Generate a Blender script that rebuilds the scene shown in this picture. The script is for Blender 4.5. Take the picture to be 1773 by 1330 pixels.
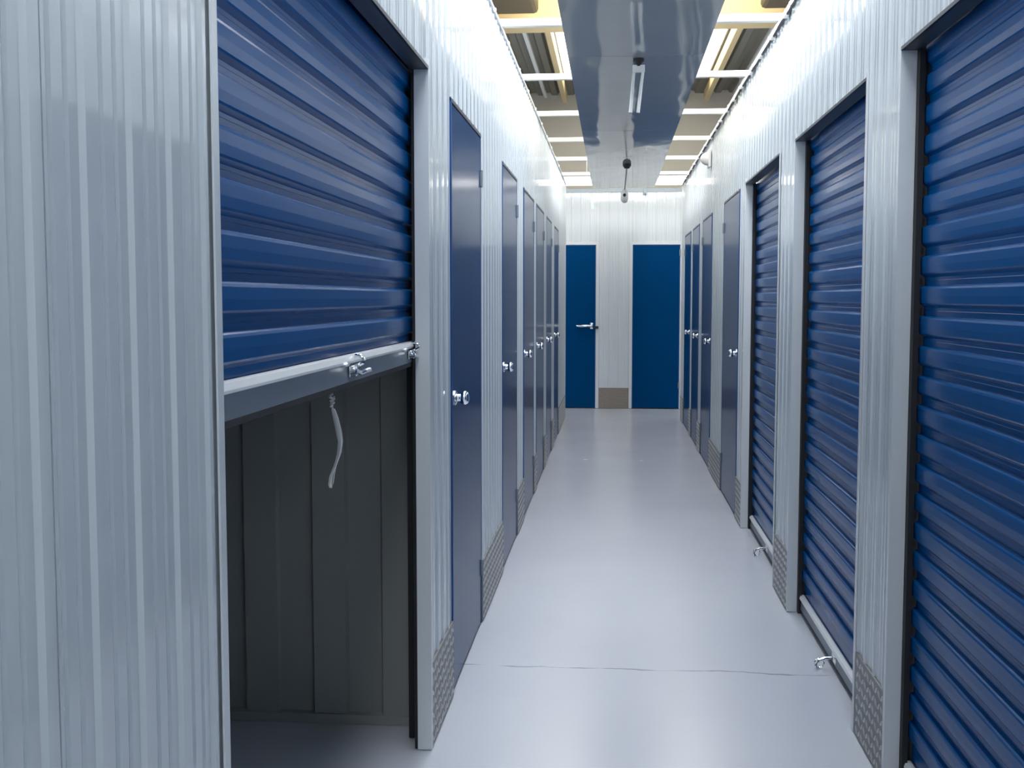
import bpy, bmesh, math, random
from mathutils import Vector, Matrix
random.seed(7)
for o in list(bpy.data.objects): bpy.data.objects.remove(o, do_unlink=True)
S = bpy.context.scene
COL = S.collection

# ------------------------------------------------------------------ camera
H = 1.39
FPX = 1980.0
PITCH = math.atan(149 / FPX)
YAW = math.atan(175 * math.cos(PITCH) / FPX)
cd = bpy.data.cameras.new('camera'); cam = bpy.data.objects.new('camera', cd); COL.objects.link(cam)
cd.sensor_fit = 'HORIZONTAL'; cd.sensor_width = 36.0; cd.lens = FPX / 1773 * 36.0
cd.clip_start = 0.02; cd.clip_end = 200
cam.location = (0, 0, H)
cam.rotation_euler = (math.pi / 2 - PITCH, 0, YAW)
S.camera = cam

# ------------------------------------------------------------------ world, lights, exposure
w = bpy.data.worlds.new('hall_air'); S.world = w; w.use_nodes = True
w.node_tree.nodes['Background'].inputs[0].default_value = (0.62, 0.74, 0.92, 1)
w.node_tree.nodes['Background'].inputs[1].default_value = 0.45
S.view_settings.view_transform = 'Standard'; S.view_settings.look = 'None'
S.view_settings.gamma = 1; S.view_settings.use_curve_mapping = False
S.view_settings.exposure = 0.0
SKYLIGHT_STRENGTH = 5.6
TUBE_STRENGTH = 8.0

def area(name, loc, sx, sy, power, col, rot=(0, 0, 0)):
    l = bpy.data.lights.new(name, 'AREA'); l.shape = 'RECTANGLE'; l.size = sx; l.size_y = sy
    l.energy = power; l.color = col
    o = bpy.data.objects.new(name, l); COL.objects.link(o); o.location = loc; o.rotation_euler = rot
    return o
# unseen fill lights added under the roof, to brighten the corridor
for y, pl, pr in ((-1.6, 6, 2), (1.2, 7, 2), (3.8, 24, 8)):
    area('unseen_light', (-0.34, y, 3.3), 0.25, 1.5, pl, (0.90, 0.955, 1.0), (0, math.radians(-28), 0))
    area('unseen_light', (0.58, y, 3.3), 0.25, 1.5, pr, (0.88, 0.95, 1.0), (0, math.radians(28), 0))
for y, z, p in ((5.9, 3.3, 26), (10.4, 3.93, 34)):
    area('unseen_light', (-0.34, y, z), 0.25, 1.4, p, (0.92, 0.96, 1.0), (0, math.radians(-24), 0))
    area('unseen_light', (0.58, y, z), 0.25, 1.4, p, (0.92, 0.96, 1.0), (0, math.radians(24), 0))
# unseen lights added above the overhead panel strip, washing both wall tops
for y in (5.2, 7.4, 9.6, 11.8):
    for sx in (-1, 1):
        area('unseen_wash', (0.115 + sx * .06, y, 3.12), 0.12, 1.5, 2.5, (1.0, 0.93, 0.80), (0, math.radians(-62 * sx), 0))
# warm lamp above the far gap, washing the big beam
area('unseen_light', (0.12, 6.9, 3.0), 0.6, 0.3, 20, (1.0, 0.78, 0.40), (math.radians(120), 0, 0))

# ------------------------------------------------------------------ materials
def nodes(name):
    m = bpy.data.materials.new(name); m.use_nodes = True
    return m, m.node_tree, m.node_tree.nodes['Principled BSDF']
def mat(name, col, rough=0.5, metal=0.0, spec=0.5, bump=0.0, bscale=20, var=0.0, vscale=6, emit=None, estr=0, coat=0.0, stretch=(1, 1, 1), rvar=0.0):
    m, nt, b = nodes(name)
    b.inputs['Base Color'].default_value = (*col, 1); b.inputs['Roughness'].default_value = rough
    b.inputs['Metallic'].default_value = metal; b.inputs['Specular IOR Level'].default_value = spec
    b.inputs['Coat Weight'].default_value = coat; b.inputs['Coat Roughness'].default_value = 0.06
    if emit:
        b.inputs['Emission Color'].default_value = (*emit, 1); b.inputs['Emission Strength'].default_value = estr
    if bump or var or rvar:
        g = nt.nodes.new('ShaderNodeNewGeometry'); mp = nt.nodes.new('ShaderNodeMapping'); mp.inputs['Scale'].default_value = stretch
        nt.links.new(g.outputs['Position'], mp.inputs['Vector'])
    if bump:
        n = nt.nodes.new('ShaderNodeTexNoise'); n.inputs['Scale'].default_value = bscale; n.inputs['Detail'].default_value = 2
        bp = nt.nodes.new('ShaderNodeBump'); bp.inputs['Strength'].default_value = 1.0; bp.inputs['Distance'].default_value = bump
        nt.links.new(mp.outputs[0], n.inputs['Vector']); nt.links.new(n.outputs[0], bp.inputs['Height']); nt.links.new(bp.outputs[0], b.inputs['Normal'])
        if coat: nt.links.new(bp.outputs[0], b.inputs['Coat Normal'])
    if var or rvar:
        n2 = nt.nodes.new('ShaderNodeTexNoise'); n2.inputs['Scale'].default_value = vscale; n2.inputs['Detail'].default_value = 5
        nt.links.new(mp.outputs[0], n2.inputs['Vector'])
    if var:
        mx = nt.nodes.new('ShaderNodeMix'); mx.data_type = 'RGBA'
        mx.inputs['A'].default_value = (*[c * (1 - var) for c in col], 1); mx.inputs['B'].default_value = (*[min(1, c * (1 + var)) for c in col], 1)
        nt.links.new(n2.outputs[0], mx.inputs['Factor']); nt.links.new(mx.outputs['Result'], b.inputs['Base Color'])
    if rvar:
        mr = nt.nodes.new('ShaderNodeMapRange'); mr.inputs['To Min'].default_value = rough - rvar; mr.inputs['To Max'].default_value = rough + rvar
        nt.links.new(n2.outputs[0], mr.inputs['Value']); nt.links.new(mr.outputs[0], b.inputs['Roughness'])
    return m
M = {}
M['sheet'] = mat('glossy_pale_sheet', (0.655, 0.70, 0.735), 0.07, spec=0.6, bump=0.0007, bscale=3.0, stretch=(1, 1, 0.3), var=0.02, vscale=2)
M['trim'] = mat('pale_trim', (0.70, 0.735, 0.765), 0.25, spec=0.5)
M['panel'] = mat('mirror_ceiling_sheet', (0.33, 0.345, 0.365), 0.07, spec=0.6, bump=0.008, bscale=1.3, stretch=(2.2, 0.8, 1))
M['blue_door'] = mat('blue_door_paint', (0.0006, 0.050, 0.165), 0.16, spec=0.022)
M['blue_edge'] = mat('blue_edge_paint', (0.002, 0.062, 0.23), 0.4)
M['blue_slat'] = mat('blue_slat_paint', (0.0010, 0.080, 0.270), 0.20, spec=0.09)
M['dark_blue_trim'] = mat('slate_trim', (0.045, 0.055, 0.075), 0.4)
M['black'] = mat('black_rubber', (0.012, 0.013, 0.016), 0.6)
M['grey_metal'] = mat('galvanised_grey', (0.24, 0.28, 0.32), 0.38, metal=0.25, var=0.08, vscale=12)
M['silver'] = mat('bright_aluminium', (0.88, 0.89, 0.90), 0.30, metal=0.15)
M['chrome'] = mat('chrome', (0.90, 0.91, 0.93), 0.12, metal=1.0)
M['tread'] = mat('tread_aluminium', (0.27, 0.27, 0.26), 0.5, metal=0.4, var=0.12, vscale=14)
M['lug'] = mat('worn_lug_aluminium', (0.62, 0.62, 0.60), 0.35, metal=0.4, var=0.1, vscale=14)
M['lug_brown'] = mat('dull_lug', (0.34, 0.30, 0.265), 0.5, metal=0.3)
M['tread_brown'] = mat('tread_dull_brown', (0.30, 0.265, 0.235), 0.5, metal=0.3, var=0.08, vscale=14)
M['bar'] = mat('white_bar', (0.80, 0.80, 0.76), 0.4)
M['cream'] = mat('cream_paint', (0.68, 0.53, 0.28), 0.6, var=0.05, vscale=3)
M['far_wall'] = mat('beige_cladding', (0.50, 0.47, 0.40), 0.7, var=0.04, vscale=1.5)
M['olive'] = mat('olive_brown_shade', (0.10, 0.075, 0.032), 0.6, var=0.1, vscale=4)  # shade colour for the boxes in front of the beam
M['roof'] = mat('roof_sheet', (0.20, 0.19, 0.16), 0.6, var=0.1, vscale=3)
M['partition'] = mat('partition_sheet', (0.34, 0.355, 0.345), 0.45, var=0.03, vscale=2)
M['skylight'] = mat('daylight_pane', (0.9, 0.9, 0.88), 0.5, emit=(0.93, 0.97, 1.0), estr=SKYLIGHT_STRENGTH)
M['skylight_far'] = mat('daylight_pane_far', (0.9, 0.9, 0.88), 0.5, emit=(1.0, 0.97, 0.88), estr=4.0)
M['tube'] = mat('lit_tube', (0.9, 0.9, 0.9), 0.5, emit=(1.0, 0.985, 0.94), estr=TUBE_STRENGTH)
M['strap'] = mat('white_cord', (0.88, 0.88, 0.84), 0.5)
M['white_plastic'] = mat('white_plastic', (0.78, 0.78, 0.78), 0.35)

def floor_mat():
    m, nt, b = nodes('painted_floor'); N = nt.nodes; L = nt.links
    g = N.new('ShaderNodeNewGeometry')
    n1 = N.new('ShaderNodeTexNoise'); n1.inputs['Scale'].default_value = 1.6; n1.inputs['Detail'].default_value = 3; n1.inputs['Roughness'].default_value = 0.5
    L.new(g.outputs['Position'], n1.inputs['Vector'])
    cr = N.new('ShaderNodeMix'); cr.data_type = 'RGBA'
    cr.inputs['A'].default_value = (0.54, 0.565, 0.635, 1); cr.inputs['B'].default_value = (0.58, 0.605, 0.675, 1)
    L.new(n1.outputs[0], cr.inputs['Factor'])
    # hairline joint across the floor at y = 4.22, wandering and broken
    sp = N.new('ShaderNodeSeparateXYZ'); L.new(g.outputs['Position'], sp.inputs[0])
    n2 = N.new('ShaderNodeTexNoise'); n2.inputs['Scale'].default_value = 3.5; n2.inputs['Detail'].default_value = 6; L.new(g.outputs['Position'], n2.inputs['Vector'])
    def mth(op, a, bb=None):
        q = N.new('ShaderNodeMath'); q.operation = op
        for i, v in enumerate((a, bb)):
            if v is None: continue
            if isinstance(v, (int, float)): q.inputs[i].default_value = v
            else: L.new(v, q.inputs[i])
        return q.outputs[0]
    wob = mth('MULTIPLY', mth('SUBTRACT', n2.outputs[0], 0.5), 0.09)
    d = mth('ABSOLUTE', mth('SUBTRACT', mth('ADD', sp.outputs['Y'], wob), 4.22))
    n3 = N.new('ShaderNodeTexNoise'); n3.inputs['Scale'].default_value = 5.5; n3.inputs['Detail'].default_value = 3
    mp = N.new('ShaderNodeMapping'); mp.inputs['Scale'].default_value = (1, 0.05, 1); L.new(g.outputs['Position'], mp.inputs['Vector']); L.new(mp.outputs[0], n3.inputs['Vector'])
    wid = mth('MULTIPLY', mth('MAXIMUM', mth('SUBTRACT', n3.outputs[0], 0.36), 0.0), 0.030)
    line = mth('LESS_THAN', d, wid)
    # scuffs
    n4 = N.new('ShaderNodeTexNoise'); n4.inputs['Scale'].default_value = 7; n4.inputs['Detail'].default_value = 4; n4.inputs['Roughness'].default_value = 0.5
    L.new(g.outputs['Position'], n4.inputs['Vector'])
    mr = N.new('ShaderNodeMapRange'); mr.inputs['From Min'].default_value = 0.62; mr.inputs['From Max'].default_value = 0.80; mr.inputs['To Max'].default_value = 0.12
    L.new(n4.outputs[0], mr.inputs['Value'])
    m2 = N.new('ShaderNodeMix'); m2.data_type = 'RGBA'; m2.inputs['B'].default_value = (0.42, 0.44, 0.50, 1)
    L.new(mr.outputs[0], m2.inputs['Factor']); L.new(cr.outputs['Result'], m2.inputs['A'])
    m3 = N.new('ShaderNodeMix'); m3.data_type = 'RGBA'; m3.inputs['B'].default_value = (0.22, 0.22, 0.24, 1)
    L.new(mth('MULTIPLY', line, 0.75), m3.inputs['Factor']); L.new(m2.outputs['Result'], m3.inputs['A'])
    L.new(m3.outputs['Result'], b.inputs['Base Color'])
    r = N.new('ShaderNodeMapRange'); r.inputs['To Min'].default_value = 0.23; r.inputs['To Max'].default_value = 0.29
    L.new(n1.outputs[0], r.inputs['Value']); L.new(r.outputs[0], b.inputs['Roughness'])
    bp = N.new('ShaderNodeBump'); bp.inputs['Distance'].default_value = 0.0015; bp.inputs['Strength'].default_value = 0.6
    L.new(n1.outputs[0], bp.inputs['Height']); L.new(bp.outputs[0], b.inputs['Normal'])
    b.inputs['Specular IOR Level'].default_value = 0.5
    return m
M['floor'] = floor_mat()

# ------------------------------------------------------------------ mesh helpers
def obj(name, bm, m, parent=None, smooth=False):
    bmesh.ops.recalc_face_normals(bm, faces=bm.faces)
    me = bpy.data.meshes.new(name); bm.to_mesh(me); bm.free()
    if smooth:
        for p in me.polygons: p.use_smooth = True
        try: me.set_sharp_from_angle(angle=math.radians(40))
        except Exception: pass
    me.materials.append(m)
    o = bpy.data.objects.new(name, me); COL.objects.link(o)
    if parent is not None: o.parent = parent
    return o
def box(bm, a, b, bev=0.0):
    x0, x1 = sorted((a[0], b[0])); y0, y1 = sorted((a[1], b[1])); z0, z1 = sorted((a[2], b[2]))
    r = bmesh.ops.create_cube(bm, size=1)
    for v in r['verts']:
        v.co = Vector(((v.co.x + .5) * (x1 - x0) + x0, (v.co.y + .5) * (y1 - y0) + y0, (v.co.z + .5) * (z1 - z0) + z0))
    if bev:
        es = {e for v in r['verts'] for e in v.link_edges}
        bmesh.ops.bevel(bm, geom=list(es), offset=bev, segments=2, affect='EDGES', profile=0.5)
def prism(bm, pts, a, b, fn):
    """closed 2-D outline extruded from a to b; fn(u, v, t) -> point"""
    A = [bm.verts.new(fn(u, v, a)) for u, v in pts]; B = [bm.verts.new(fn(u, v, b)) for u, v in pts]
    n = len(pts)
    for i in range(n): bm.faces.new((A[i], A[(i + 1) % n], B[(i + 1) % n], B[i]))
    bm.faces.new(A); bm.faces.new(B)
def lathe(bm, prof, origin, axis, seg=20):
    """prof: (radius, distance along axis)"""
    ax = Vector(axis).normalized(); t = Vector((0, 0, 1)) if abs(ax.z) < .9 else Vector((1, 0, 0))
    e1 = ax.cross(t).normalized(); e2 = ax.cross(e1); O = Vector(origin); rings = []
    for r, d in prof:
        if r < 1e-6: rings.append([bm.verts.new(O + ax * d)])
        else: rings.append([bm.verts.new(O + ax * d + (e1 * math.cos(k * 2 * math.pi / seg) + e2 * math.sin(k * 2 * math.pi / seg)) * r) for k in range(seg)])
    for p, q in zip(rings, rings[1:]):
        for k in range(seg):
            a, b2 = p[k % len(p)], p[(k + 1) % len(p)]; c, d2 = q[(k + 1) % len(q)], q[k % len(q)]
            vs = []
            for v in (a, b2, c, d2):
                if v not in vs: vs.append(v)
            if len(vs) > 2: bm.faces.new(vs)
    for rg in (rings[0], rings[-1]):
        if len(rg) > 2: bm.faces.new(rg)
def tube(bm, pts, rad, seg=10):
    pts = [Vector(p) for p in pts]; rings = []
    for i, p in enumerate(pts):
        d = (pts[min(i + 1, len(pts) - 1)] - pts[max(i - 1, 0)]).normalized()
        t = Vector((0, 0, 1)) if abs(d.z) < .9 else Vector((1, 0, 0))
        a = d.cross(t).normalized(); b = d.cross(a)
        r = rad[i] if isinstance(rad, (list, tuple)) else rad
        rings.append([bm.verts.new(p + (a * math.cos(k * 2 * math.pi / seg) + b * math.sin(k * 2 * math.pi / seg)) * r) for k in range(seg)])
    for p, q in zip(rings, rings[1:]):
        for k in range(seg): bm.faces.new((p[k], p[(k + 1) % seg], q[(k + 1) % seg], q[k]))
    bm.faces.new(rings[0]); bm.faces.new(rings[-1])
def empty(name, loc=(0, 0, 0), label=None, cat=None, group=None, kind=None, parent=None):
    o = bpy.data.objects.new(name, None); COL.objects.link(o); o.location = loc; o.empty_display_size = .1
    return tag(o, label, cat, group, kind)
def tag(o, label=None, cat=None, group=None, kind=None):
    if label: o['label'] = label
    if cat: o['category'] = cat
    if group: o['group'] = group
    if kind: o['kind'] = kind
    return o
def place(o, parent):
    """mesh built in world coordinates, parent empty not at the origin"""
    o.parent = parent; o.location = -Vector(parent.location)
    return o

# ------------------------------------------------------------------ main dimensions
XL, XR = -0.555, 0.785
WT = 2.69            # top of the partition walls
DT = 2.065           # top of doors and shutters
YE = 14.40           # end wall
YC = 13.27           # where the side walls stop (cross corridor)
YB = -2.6            # behind the camera
BAY = 0.1167
TH = 0.035

# rib profile: height of the sheet above its flat at coordinate s
def ribs(s0, s1, phase=0.0, deep=1.0):
    pts = [(s0, 0.0)]
    k0 = int(math.floor((s0 - phase) / BAY)) - 1; k1 = int(math.ceil((s1 - phase) / BAY)) + 1
    for k in range(k0, k1 + 1):
        c = phase + k * BAY
        seq = [(c - .013, 0), (c - .006, .005), (c + .006, .005), (c + .013, 0)]
        c2 = c + BAY * .36
        seq += [(c2 - .006, 0), (c2, -.002), (c2 + .006, 0)]
        c2 = c + BAY * .66
        seq += [(c2 - .006, 0), (c2, -.002), (c2 + .006, 0)]
        if seq[0][0] > s0 + .004 and seq[3][0] < s1 - .004: pts += [(a, h * deep) for a, h in seq[:4]]
        for q in (seq[4:7], seq[7:10]):
            if q[0][0] > s0 + .004 and q[2][0] < s1 - .004: pts += [(a, h * deep) for a, h in q]
    pts.append((s1, 0.0))
    return pts
def sheet(parent, wall, s0, s1, z0, z1, phase=0.0, name='wall_panel'):
    """one ribbed cladding sheet; wall = 'L', 'R' or 'E'"""
    s0 += .0015; s1 -= .0015
    pts = ribs(s0, s1, phase) + [(s1, -TH), (s0, -TH)]
    if wall == 'L': fn = lambda u, v, t: (XL + v, u, t)
    elif wall == 'R': fn = lambda u, v, t: (XR - v, u, t)
    elif wall == 'E': fn = lambda u, v, t: (u, YE - v, t)
    bm = bmesh.new(); prism(bm, pts, z0, z1, fn)
    return obj(name, bm, M['sheet'], parent)

# raised tread plate: flat sheet plus lens-shaped lugs
def lugs(bm, s0, s1, z0, z1, fn, pitch=0.036, hgt=0.0036):
    j = 0; z = z0 + pitch * .5
    while z < z1 - pitch * .3:
        i = 0; s = s0 + pitch * .5
        while s < s1 - pitch * .3:
            ang = math.radians(45 if (i + j) % 2 else -45)
            L, W = pitch * .50, pitch * .20
            ca, sa = math.cos(ang), math.sin(ang)
            def P(a, b, h): return bm.verts.new(fn(s + a * ca - b * sa, z + a * sa + b * ca, h))
            A = P(-L, 0, 0); B = P(0, -W, 0); C_ = P(L, 0, 0); D = P(0, W, 0); t1 = P(-L * .45, 0, hgt); t2 = P(L * .45, 0, hgt)
            for f in ((A, B, t1), (B, t2, t1), (B, C_, t2), (C_, D, t2), (D, t1, t2), (D, A, t1)): bm.faces.new(f)
            i += 1; s += pitch
        j += 1; z += pitch
def kick(parent, wall, s0, s1, z1=0.265, m='tread'):
    pr = 0.0075
    if wall == 'L': fn = lambda s, z, h: (XL + pr + h, s, z)
    elif wall == 'R': fn = lambda s, z, h: (XR - pr - h, s, z)
    else: fn = lambda s, z, h: (s, YE - pr - h, z)
    bm = bmesh.new()
    a = fn(s0, 0.004, 0); b = fn(s1, z1, -pr + .0005)
    box(bm, a, b)
    k = obj('kick_plate', bm, M[m], parent)
    k['label'] = 'tread-patterned metal kick plate' if m == 'tread' else 'dull brown kick plate'
    near = (s0 < 8) if wall != 'E' else False
    bm = bmesh.new(); lugs(bm, s0 + .002, s1 - .002, 0.006, z1, fn)
    g = obj('tread_lugs', bm, M['lug' if m == 'tread' else 'lug_brown'], k); g['kind'] = 'stuff'
    return k

# ------------------------------------------------------------------ floor
bm = bmesh.new(); box(bm, (-4.5, -4, -0.05), (4.5, 16, 0))
fl = obj('floor', bm, M['floor']); tag(fl, 'pale blue-grey painted concrete floor with a hairline joint across it', 'floor', kind='structure')

# ------------------------------------------------------------------ openings
# hinged doors: (y0, y1)
LD = [(3.89, 4.79), (5.70, 6.60), (7.08, 8.02), (8.25, 9.17), (9.50, 10.32), (10.75, 11.62)]
RD = [(7.27, 8.30), (9.28, 10.25), (10.62, 11.50), (11.78, 12.72)]
LS = [(1.565, 3.39)]
RS = [(1.42, 3.25), (3.68, 5.07), (5.54, 6.93)]

def build_wall(tagw, name, ops, shut, label):
    W = empty(name, (0, 0, 0), label, 'wall', kind='structure')
    ops = sorted(ops); cur = YB
    sgn = 1 if tagw == 'L' else -1; X = XL if tagw == 'L' else XR
    edges = []
    for (a, b) in ops + [(YC, None)]:
        # pillar from cur to a : split long ones in sheets
        s = cur; cuts = [s]
        ph = 1.085
        if a - s > 1.3:
            k = math.ceil((s - 1.085) / 1.05) 
            c = 1.085 + k * 1.05
            while c < a - .25:
                if c > s + .25: cuts.append(c)
                c += 1.05
        cuts.append(a)
        phase = 1.174 if s < 1.5 and tagw == 'L' else (cuts[0] + .06)
        for c0, c1 in zip(cuts, cuts[1:]):
            sheet(W, tagw, c0, c1, 0.002, WT, phase)
        near_shut = any(abs(q[1] - cur) < 1e-6 for q in shut); far_shut = any(abs(q[0] - a) < 1e-6 for q in shut)
        if cur > 1:
            kick(W, tagw, cur + (.022 if near_shut else 0.004), a - (.022 if far_shut else 0.004))
        elif a > 1 and cur > YB - .1 and tagw == 'R':
            kick(W, tagw, 0.4, a - .022)
        if b is None: break
        # header sheet above the opening
        sheet(W, tagw, a, b, DT + (.004 if (a, b) in shut else .004), WT, a + .06)
        cur = b
    # top capping rail
    bm = bmesh.new()
    box(bm, (X + sgn * .012, YB, WT), (X - sgn * (TH + .01), YC, WT + .012))
    if tagw == 'R': box(bm, (X + sgn * .010, YB, WT - .022), (X + sgn * .013, YC, WT + .012))
    obj('top_rail', bm, M['trim'], W)
    # trims at shutter openings: flat cover on the face plus reveal return
    for (a, b) in shut:
        for (e, d) in ((a, -1), (b, 1)):
            bm = bmesh.new()
            # e: edge, pillar lies on side d of the edge
            rv = .024
            pts = [(e + d * .022, .009), (e - d * .001, .009), (e - d * .001, -rv - .01), (e + d * .003, -rv - .01), (e + d * .003, .006), (e + d * .022, .006)]
            prism(bm, pts, 0.003, DT + .03, (lambda u, v, t: (X + sgn * v, u, t)))
            obj('corner_trim', bm, M['trim'], W)
        bm = bmesh.new()
        box(bm, (X + sgn * .007, a - .001, DT - .004), (X - sgn * .044, b + .001, DT + .003))
        box(bm, (X + sgn * .0095, a - .001, DT - .004), (X + sgn * .004, b + .001, DT + .006))
        t = obj('head_trim', bm, M['dark_blue_trim'], W); t['label'] = 'dark slate head trim'
    # wall end return
    bm = bmesh.new(); box(bm, (X + sgn * .009, YC - .02, 0.003), (X - sgn * .12, YC + .004, WT))
    obj('corner_trim', bm, M['trim'], W)
    return W
WL = build_wall('L', 'wall_left', LD + LS, LS, 'long pale ribbed metal wall on the left of the corridor')
WR = build_wall('R', 'wall_right', RD + RS, RS, 'long pale ribbed metal wall on the right of the corridor')
# fixings: little bolts along both top rails
for W, X, sgn in ((WL, XL, 1), (WR, XR, -1)):
    y = 4.55
    while y < 13:
        bm = bmesh.new(); lathe(bm, [(.011, 0), (.011, .006), (.006, .010), (0, .010)], (X + sgn * .013, y, WT - .008), (sgn, 0, 0), 8)
        obj('bolt', bm, M['silver'], W); y += 0.68

# end wall with its door openings
ED = [(-0.80, -0.215), (0.240, 0.828)]
WE = empty('wall_back', (0, 0, 0), 'pale ribbed metal wall closing the far end of the corridor', 'wall', kind='structure')
cur = -3.6
for (a, b) in ED + [(3.6, None)]:
    n = max(1, round((a - cur) / 1.0))
    for k in range(n): sheet(WE, 'E', cur + (a - cur) * k / n, cur + (a - cur) * (k + 1) / n, 0.002, 2.73, cur + .05)
    if b is None: break
    sheet(WE, 'E', a, b, DT - .012, 2.73, a + .05)
    cur = b
kick(WE, 'E', -0.175, 0.205, 0.262, 'tread_brown')
for (a, b) in ED:
    for e, d in ((a, -1), (b, 1)):
        bm = bmesh.new(); box(bm, (e, YE - .012, 0.003), (e + d * .038, YE - .0005, DT + .02), .002); obj('door_trim', bm, M['trim'], WE)
    bm = bmesh.new(); box(bm, (a, YE - .012, DT - .014), (b, YE - .0005, DT + .02), .002); obj('door_trim', bm, M['trim'], WE)
bm = bmesh.new(); box(bm, (-3.6, YE - .014, 2.73), (3.6, YE + .05, 2.745)); box(bm, (-3.6, YE - .016, 2.700), (3.6, YE - .010, 2.745)); obj('top_rail', bm, M['grey_metal'], WE)
# wall behind the camera
bm = bmesh.new(); box(bm, (-0.7, YB - .05, 0), (0.95, YB, WT))
wf = obj('wall_front', bm, M['sheet']); tag(wf, 'pale wall behind the camera position, unseen in the photograph', 'wall', kind='structure')

# storage unit behind the half-open shutter
def part_sheet(bm, x0, x1, y, zt, sg):
    pts = [(x1, 0)]; x = x1; 
    c = -0.745
    k = 0
    while c > x0 + .1:
        # deep crease at c, shallow at c-.114
        pts += [(c + .006, 0), (c, .018), (c - .108, .018), (c - .116, 0)]
        c -= .228
    pts += [(x0, 0), (x0, .04), (x1, .04)]
    prism(bm, pts, 0.03, zt, lambda u, v, t: (u, y + sg * v, t))
UX = -2.7
wu = empty('wall_unit', (0, 0, 0), 'dim grey ribbed partition walls inside the open storage unit', 'wall', kind='structure')
bm = bmesh.new(); part_sheet(bm, UX, XL - .04, 3.595, 2.66, 1); obj('wall_panel', bm, M['partition'], wu)
bm = bmesh.new(); part_sheet(bm, UX, XL - .04, 1.50, 2.66, -1); obj('wall_panel', bm, M['partition'], wu)
bm = bmesh.new(); box(bm, (UX, 1.42, 0.0), (UX - .04, 3.66, 2.66)); obj('wall_panel', bm, M['partition'], wu)
bm = bmesh.new(); box(bm, (UX, 3.583, 0.001), (XL - .04, 3.64, .032)); box(bm, (UX, 1.46, 0.001), (XL - .04, 1.51, .032)); obj('floor_track', bm, M['partition'], wu)
bm = bmesh.new(); box(bm, (UX - .05, 1.40, 2.662), (XL - .04, 3.68, 2.70)); tag(obj('ceiling_unit', bm, M['partition']), 'grey sheet ceiling closing the open storage unit', 'ceiling', kind='structure')

# ------------------------------------------------------------------ hinged doors
def knob(parent, p, ax, base):
    bm = bmesh.new()
    lathe(bm, [(.026, 0), (.026, .004), (.020, .008), (.013, .011), (.012, .016), (.018, .021), (.0235, .029), (.0245, .038), (.020, .047), (.010, .052), (0, .0525)], p, ax, 20)
    o = obj('knob', bm, M['chrome'], None, True); place(o, parent); return o
def hinge(parent, p, side):
    bm = bmesh.new(); lathe(bm, [(.003, -.036), (.0055, -.035), (.0055, .035), (.003, .036)], (p[0], p[1], p[2]), (0, 0, 1), 8)
    box(bm, (p[0] - side * .004, p[1] - .010, p[2] - .03), (p[0] - side * .001, p[1] + .006, p[2] + .03))
    o = obj('hinge', bm, M['grey_metal'], None); place(o, parent); return o
def side_door(n, side, a, b, label):
    X = XL if side == 'L' else XR; s = 1 if side == 'L' else -1
    D = empty('door_%d' % n, (X, (a + b) / 2, 0), label, 'door', kind='structure')
    bm = bmesh.new()   # leaf
    box(bm, (X - s * .030, a + .016, .014), (X + s * .002, b - .008, DT - .012), .002)
    place(obj('door_leaf', bm, M['blue_door']), D)
    bm = bmesh.new()   # frame
    box(bm, (X - s * .034, a + .001, 0.002), (X + s * .006, a + .013, DT - .001)); box(bm, (X - s * .034, b - .006, 0.002), (X + s * .003, b - .001, DT - .001))
    place(tag(obj('door_frame', bm, M['blue_edge']), 'brighter blue edge frame'), D)
    bm = bmesh.new(); box(bm, (X - s * .034, a + .001, DT - .010), (X + s * .004, b - .001, DT + .003))
    place(tag(obj('head_strip', bm, M['dark_blue_trim']), 'dark strip over the door'), D)
    bm = bmesh.new(); box(bm, (X - s * .028, a + .016, .001), (X - s * .004, b - .008, .013))
    place(tag(obj('bottom_seal', bm, M['black']), 'black rubber seal'), D)
    knob(D, (X + s * .002, a + .085, 1.04), (s, 0, 0), X)
    for z in (1.885, 0.24): hinge(D, (X + s * .006, b - .004, z), s)
    return D
ordl = ['nearest blue hinged door on the left wall, just past the half-open shutter', 'second blue hinged door on the left wall, with a wide wall strip before it',
        'third blue hinged door on the left wall, counted from the half-open shutter', 'fourth blue hinged door on the left wall, beside a narrow wall strip',
        'fifth blue hinged door on the left wall, next but one to the corridor end', 'farthest blue hinged door on the left wall, last before the end corner']
n = 1
for (a, b), l in zip(LD, ordl): side_door(n, 'L', a, b, l); n += 1
ordr = ['nearest blue hinged door on the right wall, just past the last roller shutter', 'second blue hinged door on the right wall, between two wall strips',
        'third blue hinged door on the right wall, close to the corridor end', 'farthest blue hinged door on the right wall, last before the end corner']
for (a, b), l in zip(RD, ordr): side_door(n, 'R', a, b, l); n += 1
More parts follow.
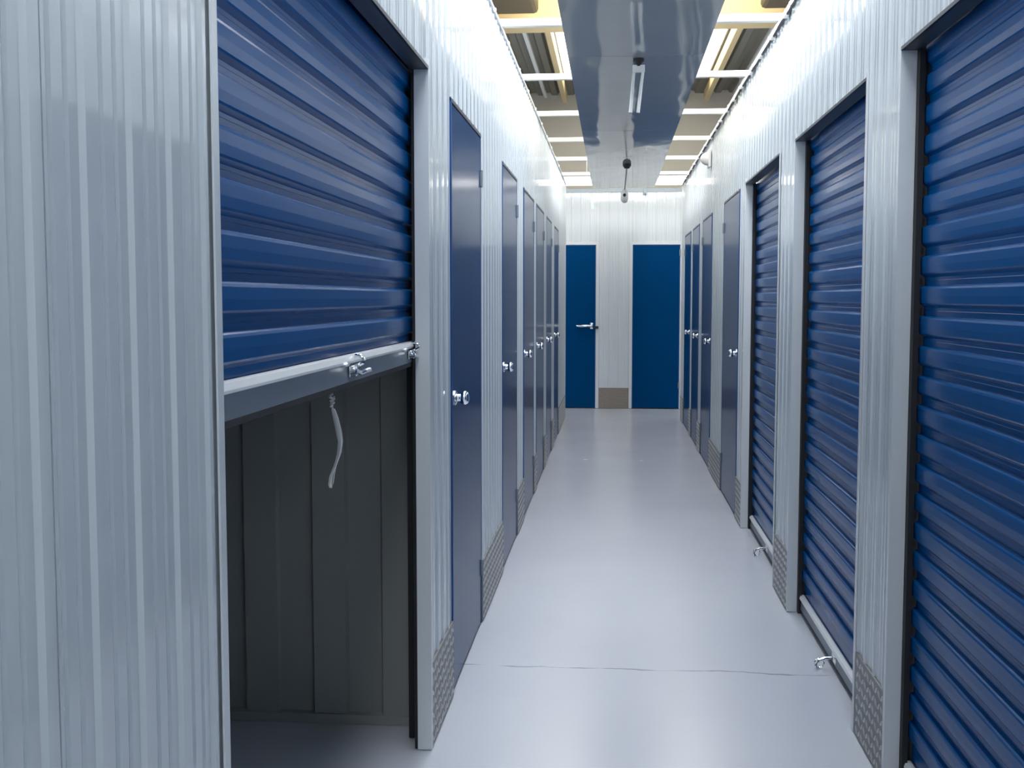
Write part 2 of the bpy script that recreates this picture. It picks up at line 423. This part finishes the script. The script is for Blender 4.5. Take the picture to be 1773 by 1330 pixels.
for i, ((a, b), l) in enumerate(zip(ED, ['dark blue narrow end door on the left, with a silver lever latch', 'dark blue narrow end door on the right, without visible handle'])):
    D = empty('door_%d' % n, ((a + b) / 2, YE, 0), l, 'door', kind='structure'); n += 1
    bm = bmesh.new(); box(bm, (a + .006, YE - .004, .012), (b - .006, YE + .03, DT - .020), .002); place(obj('door_leaf', bm, M['blue_door']), D)
    bm = bmesh.new(); box(bm, (a + .001, YE - .008, .002), (a + .010, YE + .03, DT - .015)); box(bm, (b - .012, YE - .008, .002), (b - .001, YE + .03, DT - .015)); box(bm, (a + .001, YE - .008, DT - .026), (b - .001, YE + .03, DT - .015))
    place(tag(obj('door_frame', bm, M['blue_edge']), 'darker blue rim of the door'), D)
    if i == 0:
        zc = 1.03
        bm = bmesh.new(); box(bm, (-.285, YE - .014, zc - .03), (-.245, YE - .004, zc + .05), .004); lathe(bm, [(.012, 0), (.012, .045)], (-.265, YE - .014, zc + .01), (0, -1, 0), 12)
        pts = [(-.262, YE - .055, zc + .010), (-.32, YE - .058, zc + .012), (-.40, YE - .056, zc + .008), (-.455, YE - .052, zc + .012)]
        tube(bm, pts, [.012, .015, .018, .012], 10)
        place(tag(obj('lever_handle', bm, M['chrome'], None, True), 'silver lever'), D)
        bm = bmesh.new(); box(bm, (-.235, YE - .050, zc - .022), (-.18, YE - .013, zc + .008), .006); place(tag(obj('latch_keeper', bm, M['black']), 'black keeper on the frame'), D)
    else:
        for z in (1.95, .3):
            bm = bmesh.new(); lathe(bm, [(.010, -.04), (.010, .04)], (b - .004, YE - .012, z), (0, 0, 1), 8); place(obj('hinge', bm, M['grey_metal'], None), D)

# ------------------------------------------------------------------ roller shutters
P = 0.0815
def slat_bm(a, b, X, s):
    """one corrugation of the curtain; z = 0 is its lower edge"""
    # (z, outward)
    fr = [(0.0, .000), (.008, .000), (.016, .0095), (.020, .0115), (.038, .0125), (.058, .0120), (.063, .0105), (.066, .0070), (.0675, .000), (P - .0006, .000)]
    pts = fr + [(z, v - .0025) for z, v in reversed(fr)]
    bm = bmesh.new(); prism(bm, pts, a, b, lambda u, v, t: (X + s * v, t, u)); return bm
def latch(parent, X, s, y, z, floor=False):
    bm = bmesh.new()
    box(bm, (X, y - .035, z - .012), (X + s * .004, y + .035, z + .012), .001)
    lathe(bm, [(.011, 0), (.011, .012), (.006, .016), (0, .016)], (X + s * .004, y - .026, z), (s, 0, 0), 12)
    # sliding bolt bent at the end
    tube(bm, [(X + s * .016, y - .028, z + .002), (X + s * .018, y + .01, z - .006), (X + s * .020, y + .045, z - .004), (X + s * .034, y + .052, z)], .0055, 8)
    o = obj('latch', bm, M['chrome'], None, True); place(o, parent)
    bm = bmesh.new()   # staple loop
    k = [(X + s * .004, y + .012, z + .010)] + [(X + s * (.006 + .020 * math.sin(t)), y + .012 + .001 * t, z + .012 + .012 * (1 - math.cos(t))) for t in [i * math.pi / 6 for i in range(1, 6)]] + [(X + s * .004, y + .018, z + .036)]
    tube(bm, k, .004, 8); st = obj('staple', bm, M['chrome'], None, True); st.parent = o
    return o
def shutter(side, a, b, z_bottom, label, phase, latches):
    X0 = XL if side == 'L' else XR; s = 1 if side == 'L' else -1
    X = X0 - s * .066           # curtain plane (troughs)
    R = empty('roller_shutter', (X, (a + b) / 2, 0), label, 'roller shutter', 'blue roller shutters of the larger units')
    ya, yb = a + .014, b - .014 if side == 'R' else b + .08
    if side == 'L': ya = a - .04
    zr = z_bottom + .075        # top of bottom rail
    # curtain corrugations
    z = phase
    while z - P > zr: z -= P
    while z < zr - .02: z += P
    me = slat_bm(ya, yb, X, s)
    first = None
    # partial piece just above the rail
    bm = bmesh.new(); box(bm, (X - s * .0025, ya, zr - .004), (X, yb, z)); place(obj('curtain_hem', bm, M['blue_slat']), R)
    while z < DT + .02:
        if first is None:
            first = obj('slat', me, M['blue_slat']); place(first, R); first.location.z += z
        else:
            c = first.copy(); COL.objects.link(c); c.parent = R; c.location.z = -R.location.z + z
        z += P
    # bottom rail, its bright top lip, and the rubber
    bm = bmesh.new()
    prism(bm, [(z_bottom + .012, -.012), (z_bottom + .012, .020), (z_bottom + .062, .016), (zr - .010, .012), (zr - .004, .004), (zr, -.004), (zr, -.012)], ya, yb, lambda u, v, t: (X + s * v, t, u))
    place(tag(obj('bottom_rail', bm, M['grey_metal']), 'grey metal bottom rail'), R)
    bm = bmesh.new(); prism(bm, [(zr - .020, .012), (zr - .020, .022), (zr - .014, .026), (zr - .003, .022), (zr - .001, .004)], ya, yb, lambda u, v, t: (X + s * v, t, u))
    place(tag(obj('rail_lip', bm, M['silver']), 'bright silver lip'), R)
    bm = bmesh.new(); prism(bm, [(z_bottom, -.014), (z_bottom, .018), (z_bottom + .013, .022), (z_bottom + .013, -.016)], ya, yb, lambda u, v, t: (X + s * v, t, u))
    place(tag(obj('rubber_seal', bm, M['black']), 'black rubber seal'), R)
    # guides
    for (e, d) in ((a, 1), (b, -1)):
        if side == 'L' and d == -1:
            y0, y1 = e + .000, e + .19
        elif side == 'L':
            y0, y1 = e - .05, e + .012
        else:
            y0, y1 = (e - .0 , e + .030) if d == 1 else (e - .030, e + .0)
        bm = bmesh.new()
        if side == 'L' and d == -1:
            # channel behind the pillar: two dark flanges with a grey web between them
            box(bm, (X0 - .035, b + .003, .004), (X0 - .044, b + .016, DT))
            box(bm, (X0 - .060, b + .088, .004), (X0 - .078, b + .110, DT))
            place(tag(obj('guide', bm, M['black']), 'black guide channel'), R)
            bm = bmesh.new(); box(bm, (X0 - .036, b + .105, .004), (X0 - .058, b + .110, DT)); g2 = obj('guide_web', bm, M['trim'], None); place(g2, R)
        else:
            box(bm, (X0 - s * .0345, y0, .004), (X0 - s * .050, y1 , DT)); box(bm, (X0 - s * .085, y0, .004), (X0 - s * .097, y1, DT))
            box(bm, (X0 - s * .0345, y0 if d == 1 else y1 - .004, .004), (X0 - s * .097, y0 + .004 if d == 1 else y1, DT))
            place(tag(obj('guide', bm, M['black']), 'black guide channel'), R)
    # shaft cover behind the head
    bm = bmesh.new(); box(bm, (X0 - s * .10, a + .001, DT - .012), (X0 - s * .30, b - .001, DT + .25)); box(bm, (X0 - s * .037, a + .001, DT + .14), (X0 - s * .30, b - .001, DT + .25))
    place(obj('coil_housing', bm, M['black']), R)
    for (y, zz) in latches: latch(R, X + s * .020, s, y, zz)
    return R
SL = shutter('L', 1.565, 3.39, 1.185, 'half-open blue roller shutter on the left wall, raised over the dark unit', 1.35, [(2.60, 1.222), (3.36, 1.222)])
s1 = shutter('R', *RS[0], 0.010, 'closed blue roller shutter at the right edge, largest and nearest of the right wall', 1.356, [(2.2, .060)])
s2 = shutter('R', *RS[1], 0.010, 'closed blue roller shutter in the middle of the three on the right wall', 1.356, [])
s3 = shutter('R', *RS[2], 0.010, 'closed blue roller shutter farthest along the right wall, beside the hinged doors', 1.356, [])
# floor hasps on the closed shutters
def floor_hasp(parent, y):
    X = XR + .045
    bm = bmesh.new()
    box(bm, (X + .004, y - .04, .030), (X, y + .04, .062), .001)
    tube(bm, [(X - .002, y, .046), (X - .030, y, .044), (X - .055, y - .004, .036), (X - .066, y - .008, .018), (X - .060, y - .012, .006)], .006, 8)
    h = obj('hasp', bm, M['chrome'], None, True); place(h, parent)
    bm = bmesh.new(); k = [(X - .050 + .017 * math.cos(t), y + .012, .020 + .017 * math.sin(t)) for t in [i * math.pi / 8 for i in range(0, 17)]]
    tube(bm, k, .0035, 8); g = obj('ring', bm, M['chrome'], None, True); g.parent = h
floor_hasp(s2, 4.28); floor_hasp(s3, 6.17)

# white pull cord hanging inside the opening
def ribbon(name, pts, widths, thick, m):
    bm = bmesh.new(); rows = []
    for (p, wd) in zip(pts, widths):
        p = Vector(p); a = Vector((0, wd / 2, 0)); t = Vector((thick / 2, 0, 0))
        rows.append([bm.verts.new(p - a - t), bm.verts.new(p + a - t), bm.verts.new(p + a + t), bm.verts.new(p - a + t)])
    for r, q in zip(rows, rows[1:]):
        for k in range(4): bm.faces.new((r[k], r[(k + 1) % 4], q[(k + 1) % 4], q[k]))
    bm.faces.new(rows[0]); bm.faces.new(rows[-1])
    return obj(name, bm, m, None, True)
XS = -.648
cord = empty('pull_cord', (XS, 2.53, 1.17), 'white looped pull cord hanging under the half-open shutter', 'cord')
bm = bmesh.new()
def yz(px, py):
    y = (-XS) * FPX / (1061 - px); return (y, H - (py - 516) * y / FPX)
def cordpts(l): return [(XS + dx, *yz(px, py)) for (px, py, dx) in l]
tube(bm, cordpts([(562, 690, 0), (563, 692, .002), (567, 694, .004), (565, 703, 0), (569, 714, 0)]), [.003, .003, .0035, .003, .003], 8)
for k in range(5):
    p = cordpts([(564 + k % 2 * 3, 688 + k * 5, 0)])[0]
    tube(bm, [(p[0], p[1] - .005, p[2]), (p[0] + .005, p[1], p[2] + .003), (p[0], p[1] + .005, p[2])], .0022, 6)
place(tag(obj('knot', bm, M['strap'], None, True), 'knotted upper cord'), cord)
o = ribbon('strap_loop', cordpts([(568, 712, .002), (573, 728, .003), (577, 750, .004), (579, 770, .004), (577, 790, .003), (570, 812, .002), (563, 832, 0), (561, 846, 0), (565, 853, -.003)]), [.006, .010, .017, .022, .019, .012, .008, .010, .007], .005, M['strap'])
place(o, cord)
o = ribbon('strap_loop', cordpts([(569, 712, -.002), (575, 728, -.006), (581, 750, -.008), (585, 770, -.008), (582, 790, -.007), (577, 808, -.006), (572, 828, -.005), (569, 844, -.004), (564, 853, -.003)]), [.004, .005, .007, .010, .008, .006, .005, .005, .005], .005, M['strap'])
place(o, cord)

# ------------------------------------------------------------------ ceiling layer: central panel strip and cross bars
CZ = 2.66
CP = empty('ceiling_panel_strip', (0.115, 5.5, CZ), 'glossy slate-grey panel strip running overhead along the corridor', 'ceiling panel')
ys = [-2.0, 0.75, 3.45, 6.15, 8.85, 11.10, 13.38]
for a, b in zip(ys, ys[1:]):
    bm = bmesh.new()
    x0, x1 = -.245, .468
    pts = []
    nseg = 10
    for i in range(nseg + 1):
        t = i / nseg; pts.append((x0 + (x1 - x0) * t, .003 * math.sin(t * math.pi) - .0))
    pts = [(x0, .025)] + [(x, -z) for x, z in pts] + [(x1, .025)] + [(x1 - .003, .025), (x1 - .003, .004), (x0 + .003, .004), (x0 + .003, .025)]
    prism(bm, pts, a + .003, b - .003, lambda u, v, t: (u, t, CZ + v))
    place(obj('panel', bm, M['panel']), CP)
    bm = bmesh.new(); box(bm, (x0 + .01, b - .012, CZ - .002 + .004), (x1 - .01, b + .012, CZ + .02)); place(tag(obj('joint_strip', bm, M['dark_blue_trim']), 'dark joint between panels'), CP)

names = ['nearest the camera, just above the frame', 'nearest one in view, in front of the cream beam', 'second in view, across the white skylight', 'third in view, below the dark roof gap',
         'fourth in view, against the beige hall wall', 'fifth in view, against the beige hall wall', 'last one, close to the lit tube lamp']
for i, y in enumerate([4.27, 5.65, 7.02, 8.40, 9.78, 11.12, 12.45]):
    bm = bmesh.new(); hgt = .036
    box(bm, (XL - .06, y - .02, WT + .0125), (XR + .06, y + .02, WT + .0125 + hgt), .004)
    o = obj('cross_bar', bm, M['bar']); tag(o, 'white steel ceiling cross bar, ' + names[i], 'bar', 'white cross bars spanning the corridor')

# thin cable clipped along the right wall's top rail
bm = bmesh.new()
pts = [(XR - .018, 4.4 + k * .22, WT - .030 - .006 * math.sin(k * 1.9) ** 2) for k in range(0, 40)]
tube(bm, pts, .0065, 6)
cb = obj('cable', bm, M['black'], None, True); tag(cb, 'thin dark cable clipped along the top of the right wall', 'cable')
for k in range(0, 39, 2):
    y = 4.45 + k * .22
    bm = bmesh.new(); box(bm, (XR - .028, y - .035, WT - .042), (XR - .010, y + .035, WT - .018), .003)
    obj('cable_clip', bm, M['white_plastic'], cb)

# tube lamps in the cross corridor
for (x0, x1, l) in ((-1.75, -0.02, 'bright white tube lamp at the corridor end, left of the panel strip'), (0.02, 1.75, 'bright white tube lamp at the corridor end, right of the panel strip')):
    T = empty('tube_lamp', ((x0 + x1) / 2, 13.68, 2.75), l, 'lamp')
    bm = bmesh.new(); box(bm, (x0, 13.63, 2.785), (x1, 13.73, 2.82), .004); place(obj('housing', bm, M['white_plastic']), T)
    bm = bmesh.new(); lathe(bm, [(.034, 0.02), (.036, .03), (.036, x1 - x0 - .03), (.034, x1 - x0 - .02)], (x0, 13.68, 2.752), (1, 0, 0), 12)
    place(tag(obj('lit_tube', bm, M['tube'], None, True), 'glowing tube'), T)
    for xx in (x0 + .3, x1 - .3):
        bm = bmesh.new(); tube(bm, [(xx, 13.68, 2.81), (xx, 13.68, 4.02)], .006, 6); place(obj('suspension_wire', bm, M['trim']), T)
    for xx in (x0 + .012, x1 - .012):
        bm = bmesh.new(); box(bm, (xx - .012, 13.645, 2.715), (xx + .012, 13.715, 2.79), .003); place(obj('end_cap', bm, M['white_plastic']), T)

# fittings hanging from the panel strip
A = empty('ceiling_fitting', (.127, 6.22, CZ), 'dark ceiling mount with two thin white rods, nearest under the panel strip', 'ceiling fitting')
bm = bmesh.new(); lathe(bm, [(.030, 0), (.030, .012), (.018, .022), (.012, .040), (0, .040)], (.127, 6.22, CZ - .003), (0, 0, -1), 14); place(tag(obj('mount', bm, M['black'], None, True), 'dark round mount'), A)
bm = bmesh.new(); box(bm, (.095, 6.21, CZ - .075), (.160, 6.23, CZ - .035), .004); place(obj('bracket', bm, M['white_plastic']), A)
for (xa, xb) in ((.104, .086), (.152, .126)):
    bm = bmesh.new(); tube(bm, [(xa, 6.22, CZ - .06), ((xa * .6 + xb * .4), 6.22, CZ - .14), (xb, 6.22, CZ - .285)], [.008, .009, .010], 10); place(obj('rod', bm, M['white_plastic'], None, True), A)
B = empty('hanging_camera', (.122, 11.0, CZ), 'small white camera on a dark stem, far down the panel strip', 'camera')
bm = bmesh.new(); lathe(bm, [(.040, 0), (.040, .02), (.022, .045), (0, .045)], (.122, 11.0, CZ - .003), (0, 0, -1), 14); place(tag(obj('mount', bm, M['black'], None, True), 'dark round mount'), B)
bm = bmesh.new(); tube(bm, [(.122, 11.0, CZ - .04), (.112, 11.0, CZ - .15), (.102, 11.0, CZ - .25)], .007, 8); place(obj('stem', bm, M['grey_metal'], None, True), B)
bm = bmesh.new(); lathe(bm, [(.0, .0), (.02, .004), (.034, .02), (.036, .09), (.026, .115), (.012, .125), (0, .127)], (.102, 11.0, CZ - .245), (0, 0, -1), 16); place(obj('camera_body', bm, M['white_plastic'], None, True), B)
bm = bmesh.new(); lathe(bm, [(.015, 0), (.015, .01), (.008, .014), (0, .014)], (.102, 10.967, CZ - .30), (0, -1, 0), 12); place(tag(obj('lens', bm, M['black'], None, True), 'black lens'), B)
# small wall light / sensor high on the right wall
Cc = empty('wall_sensor', (XR - .01, 9.45, 2.52), 'small white sensor high on the right wall near the end', 'sensor')
bm = bmesh.new(); box(bm, (XR - .008, 9.38, 2.44), (XR - .030, 9.52, 2.58), .006); place(obj('backplate', bm, M['white_plastic']), Cc)
bm = bmesh.new(); lathe(bm, [(.052, 0), (.050, .02), (.036, .045), (.015, .058), (0, .060)], (XR - .030, 9.45, 2.51), (-1, 0, 0), 16); place(obj('sensor_dome', bm, M['white_plastic'], None, True), Cc)
Cd = empty('wall_bracket', (.385, YE - .02, 2.70), 'small grey bracket at the top of the end wall', 'bracket')
bm = bmesh.new(); box(bm, (.365, YE - .03, 2.66), (.405, YE - .012, 2.74), .003); lathe(bm, [(.012, 0), (.012, .05), (0, .052)], (.385, YE - .03, 2.68), (0, -1, 0), 10)
place(obj('bracket_body', bm, M['grey_metal']), Cd)

# ------------------------------------------------------------------ the hall above
RZ = 4.0
roof = empty('ceiling', (0, 0, 0), 'dark corrugated hall roof seen above the corridor walls', 'ceiling', kind='structure')
def corr(x0, x1, y0, y1):
    pts = []; x = x0; up = True
    while x < x1:
        pts += [(x, 0 if up else .035)]; pts += [(min(x + .07, x1), 0 if up else .035)]; x += .09; up = not up
    pts += [(x1, .06), (x0, .06)]
    bm = bmesh.new(); prism(bm, pts, y0, y1, lambda u, v, t: (u, t, RZ + v)); return bm
obj('roof_sheet', corr(-1.7, -.59, -4, 15.0), M['roof'], roof)
obj('roof_sheet', corr(1.10, 2.3, -4, 15.0), M['roof'], roof)
obj('roof_sheet', corr(-4.5, -3.2, -4, 15.0), M['roof'], roof)
obj('roof_sheet', corr(3.8, 4.5, -4, 15.0), M['roof'], roof)
obj('roof_sheet', corr(-3.2, -1.7, 10.5, 15.0), M['roof'], roof)
obj('roof_sheet', corr(2.3, 3.8, 10.5, 15.0), M['roof'], roof)
for i, (a, b, l) in enumerate(((-3.2, -1.7, 'unseen added light strip over the units left of the corridor'), (2.3, 3.8, 'unseen added light strip over the units right of the corridor'))):  # unseen glowing strips, added to brighten the wall tops
    bm = bmesh.new(); box(bm, (a, -4, RZ + .03), (b, 10.5, RZ + .04)); tag(obj('window_%d' % (i + 3), bm, M['skylight']), l, 'skylight', kind='structure')
obj('roof_sheet', corr(-.59, 1.10, 13.9, 15.0), M['roof'], roof)
obj('roof_sheet', corr(-.59, 1.10, 8.3, 9.3), M['roof'], roof)
for i, (a, b, l) in enumerate(((-4, 8.3, 'long bright skylight strip in the hall roof over the near corridor'), (9.3, 13.9, 'white skylight in the hall roof beyond the cream beam'))):
    Wn = empty('window_%d' % (i + 1), (.3, (a + b) / 2, RZ), l, 'skylight', kind='structure')
    bm = bmesh.new(); box(bm, (-.59, a, RZ + .03), (1.10, b, RZ + .04)); place(obj('pane', bm, M['skylight' if i == 0 else 'skylight_far']), Wn)
    bm = bmesh.new()
    box(bm, (-.60, b - .05, RZ - .01), (1.13, b, RZ + .05)); box(bm, (-.60, a, RZ - .01), (1.13, a + .05, RZ + .05))
    place(obj('window_frame', bm, M['cream']), Wn)
# cream beam crossing
bm = bmesh.new(); box(bm, (-4, 8.50, 3.40), (4, 8.86, 4.0), .01)
tag(obj('roof_beam', bm, M['cream']), 'deep cream-painted roof beam crossing above the corridor', 'beam')
# dark boxes standing in for the shade at both sides of the beam front
for (x0, x1, l) in ((-2.6, -.53, 'olive-brown box standing in for shade under the roof, left of the skylight'), (.99, 3.0, 'olive-brown box standing in for shade under the roof, right of the skylight')):
    bm = bmesh.new(); box(bm, (x0, 6.9, 3.36), (x1, 8.12, 3.9), .03); tag(obj('shade_box', bm, M['olive']), l, 'shade box')
# long joists beside the far skylight
for (x, l) in ((-.625, 'cream joist running along the left edge of the far skylight'), (1.15, 'cream joist running along the right edge of the far skylight')):
    bm = bmesh.new(); box(bm, (x - .03, 8.90, 3.86), (x + .03, 14.75, 3.99), .006); tag(obj('roof_joist', bm, M['cream']), l, 'joist')
# thin conduits under the roof sheets
for (x, l) in ((-.86, 'pale conduit under the roof, left of the far skylight'), (1.48, 'pale conduit under the roof, right of the far skylight')):
    bm = bmesh.new(); box(bm, (x - .02, 8.9, 3.90), (x + .02, 14.6, 3.94), .004); tag(obj('roof_conduit', bm, M['trim']), l, 'conduit')
# hall gable beyond the end wall
bm = bmesh.new(); box(bm, (-4.5, 15.0, 0), (4.5, 15.1, 4.1))
tag(obj('wall_hall', bm, M['far_wall']), 'beige hall wall standing beyond the end wall', 'wall', kind='structure')
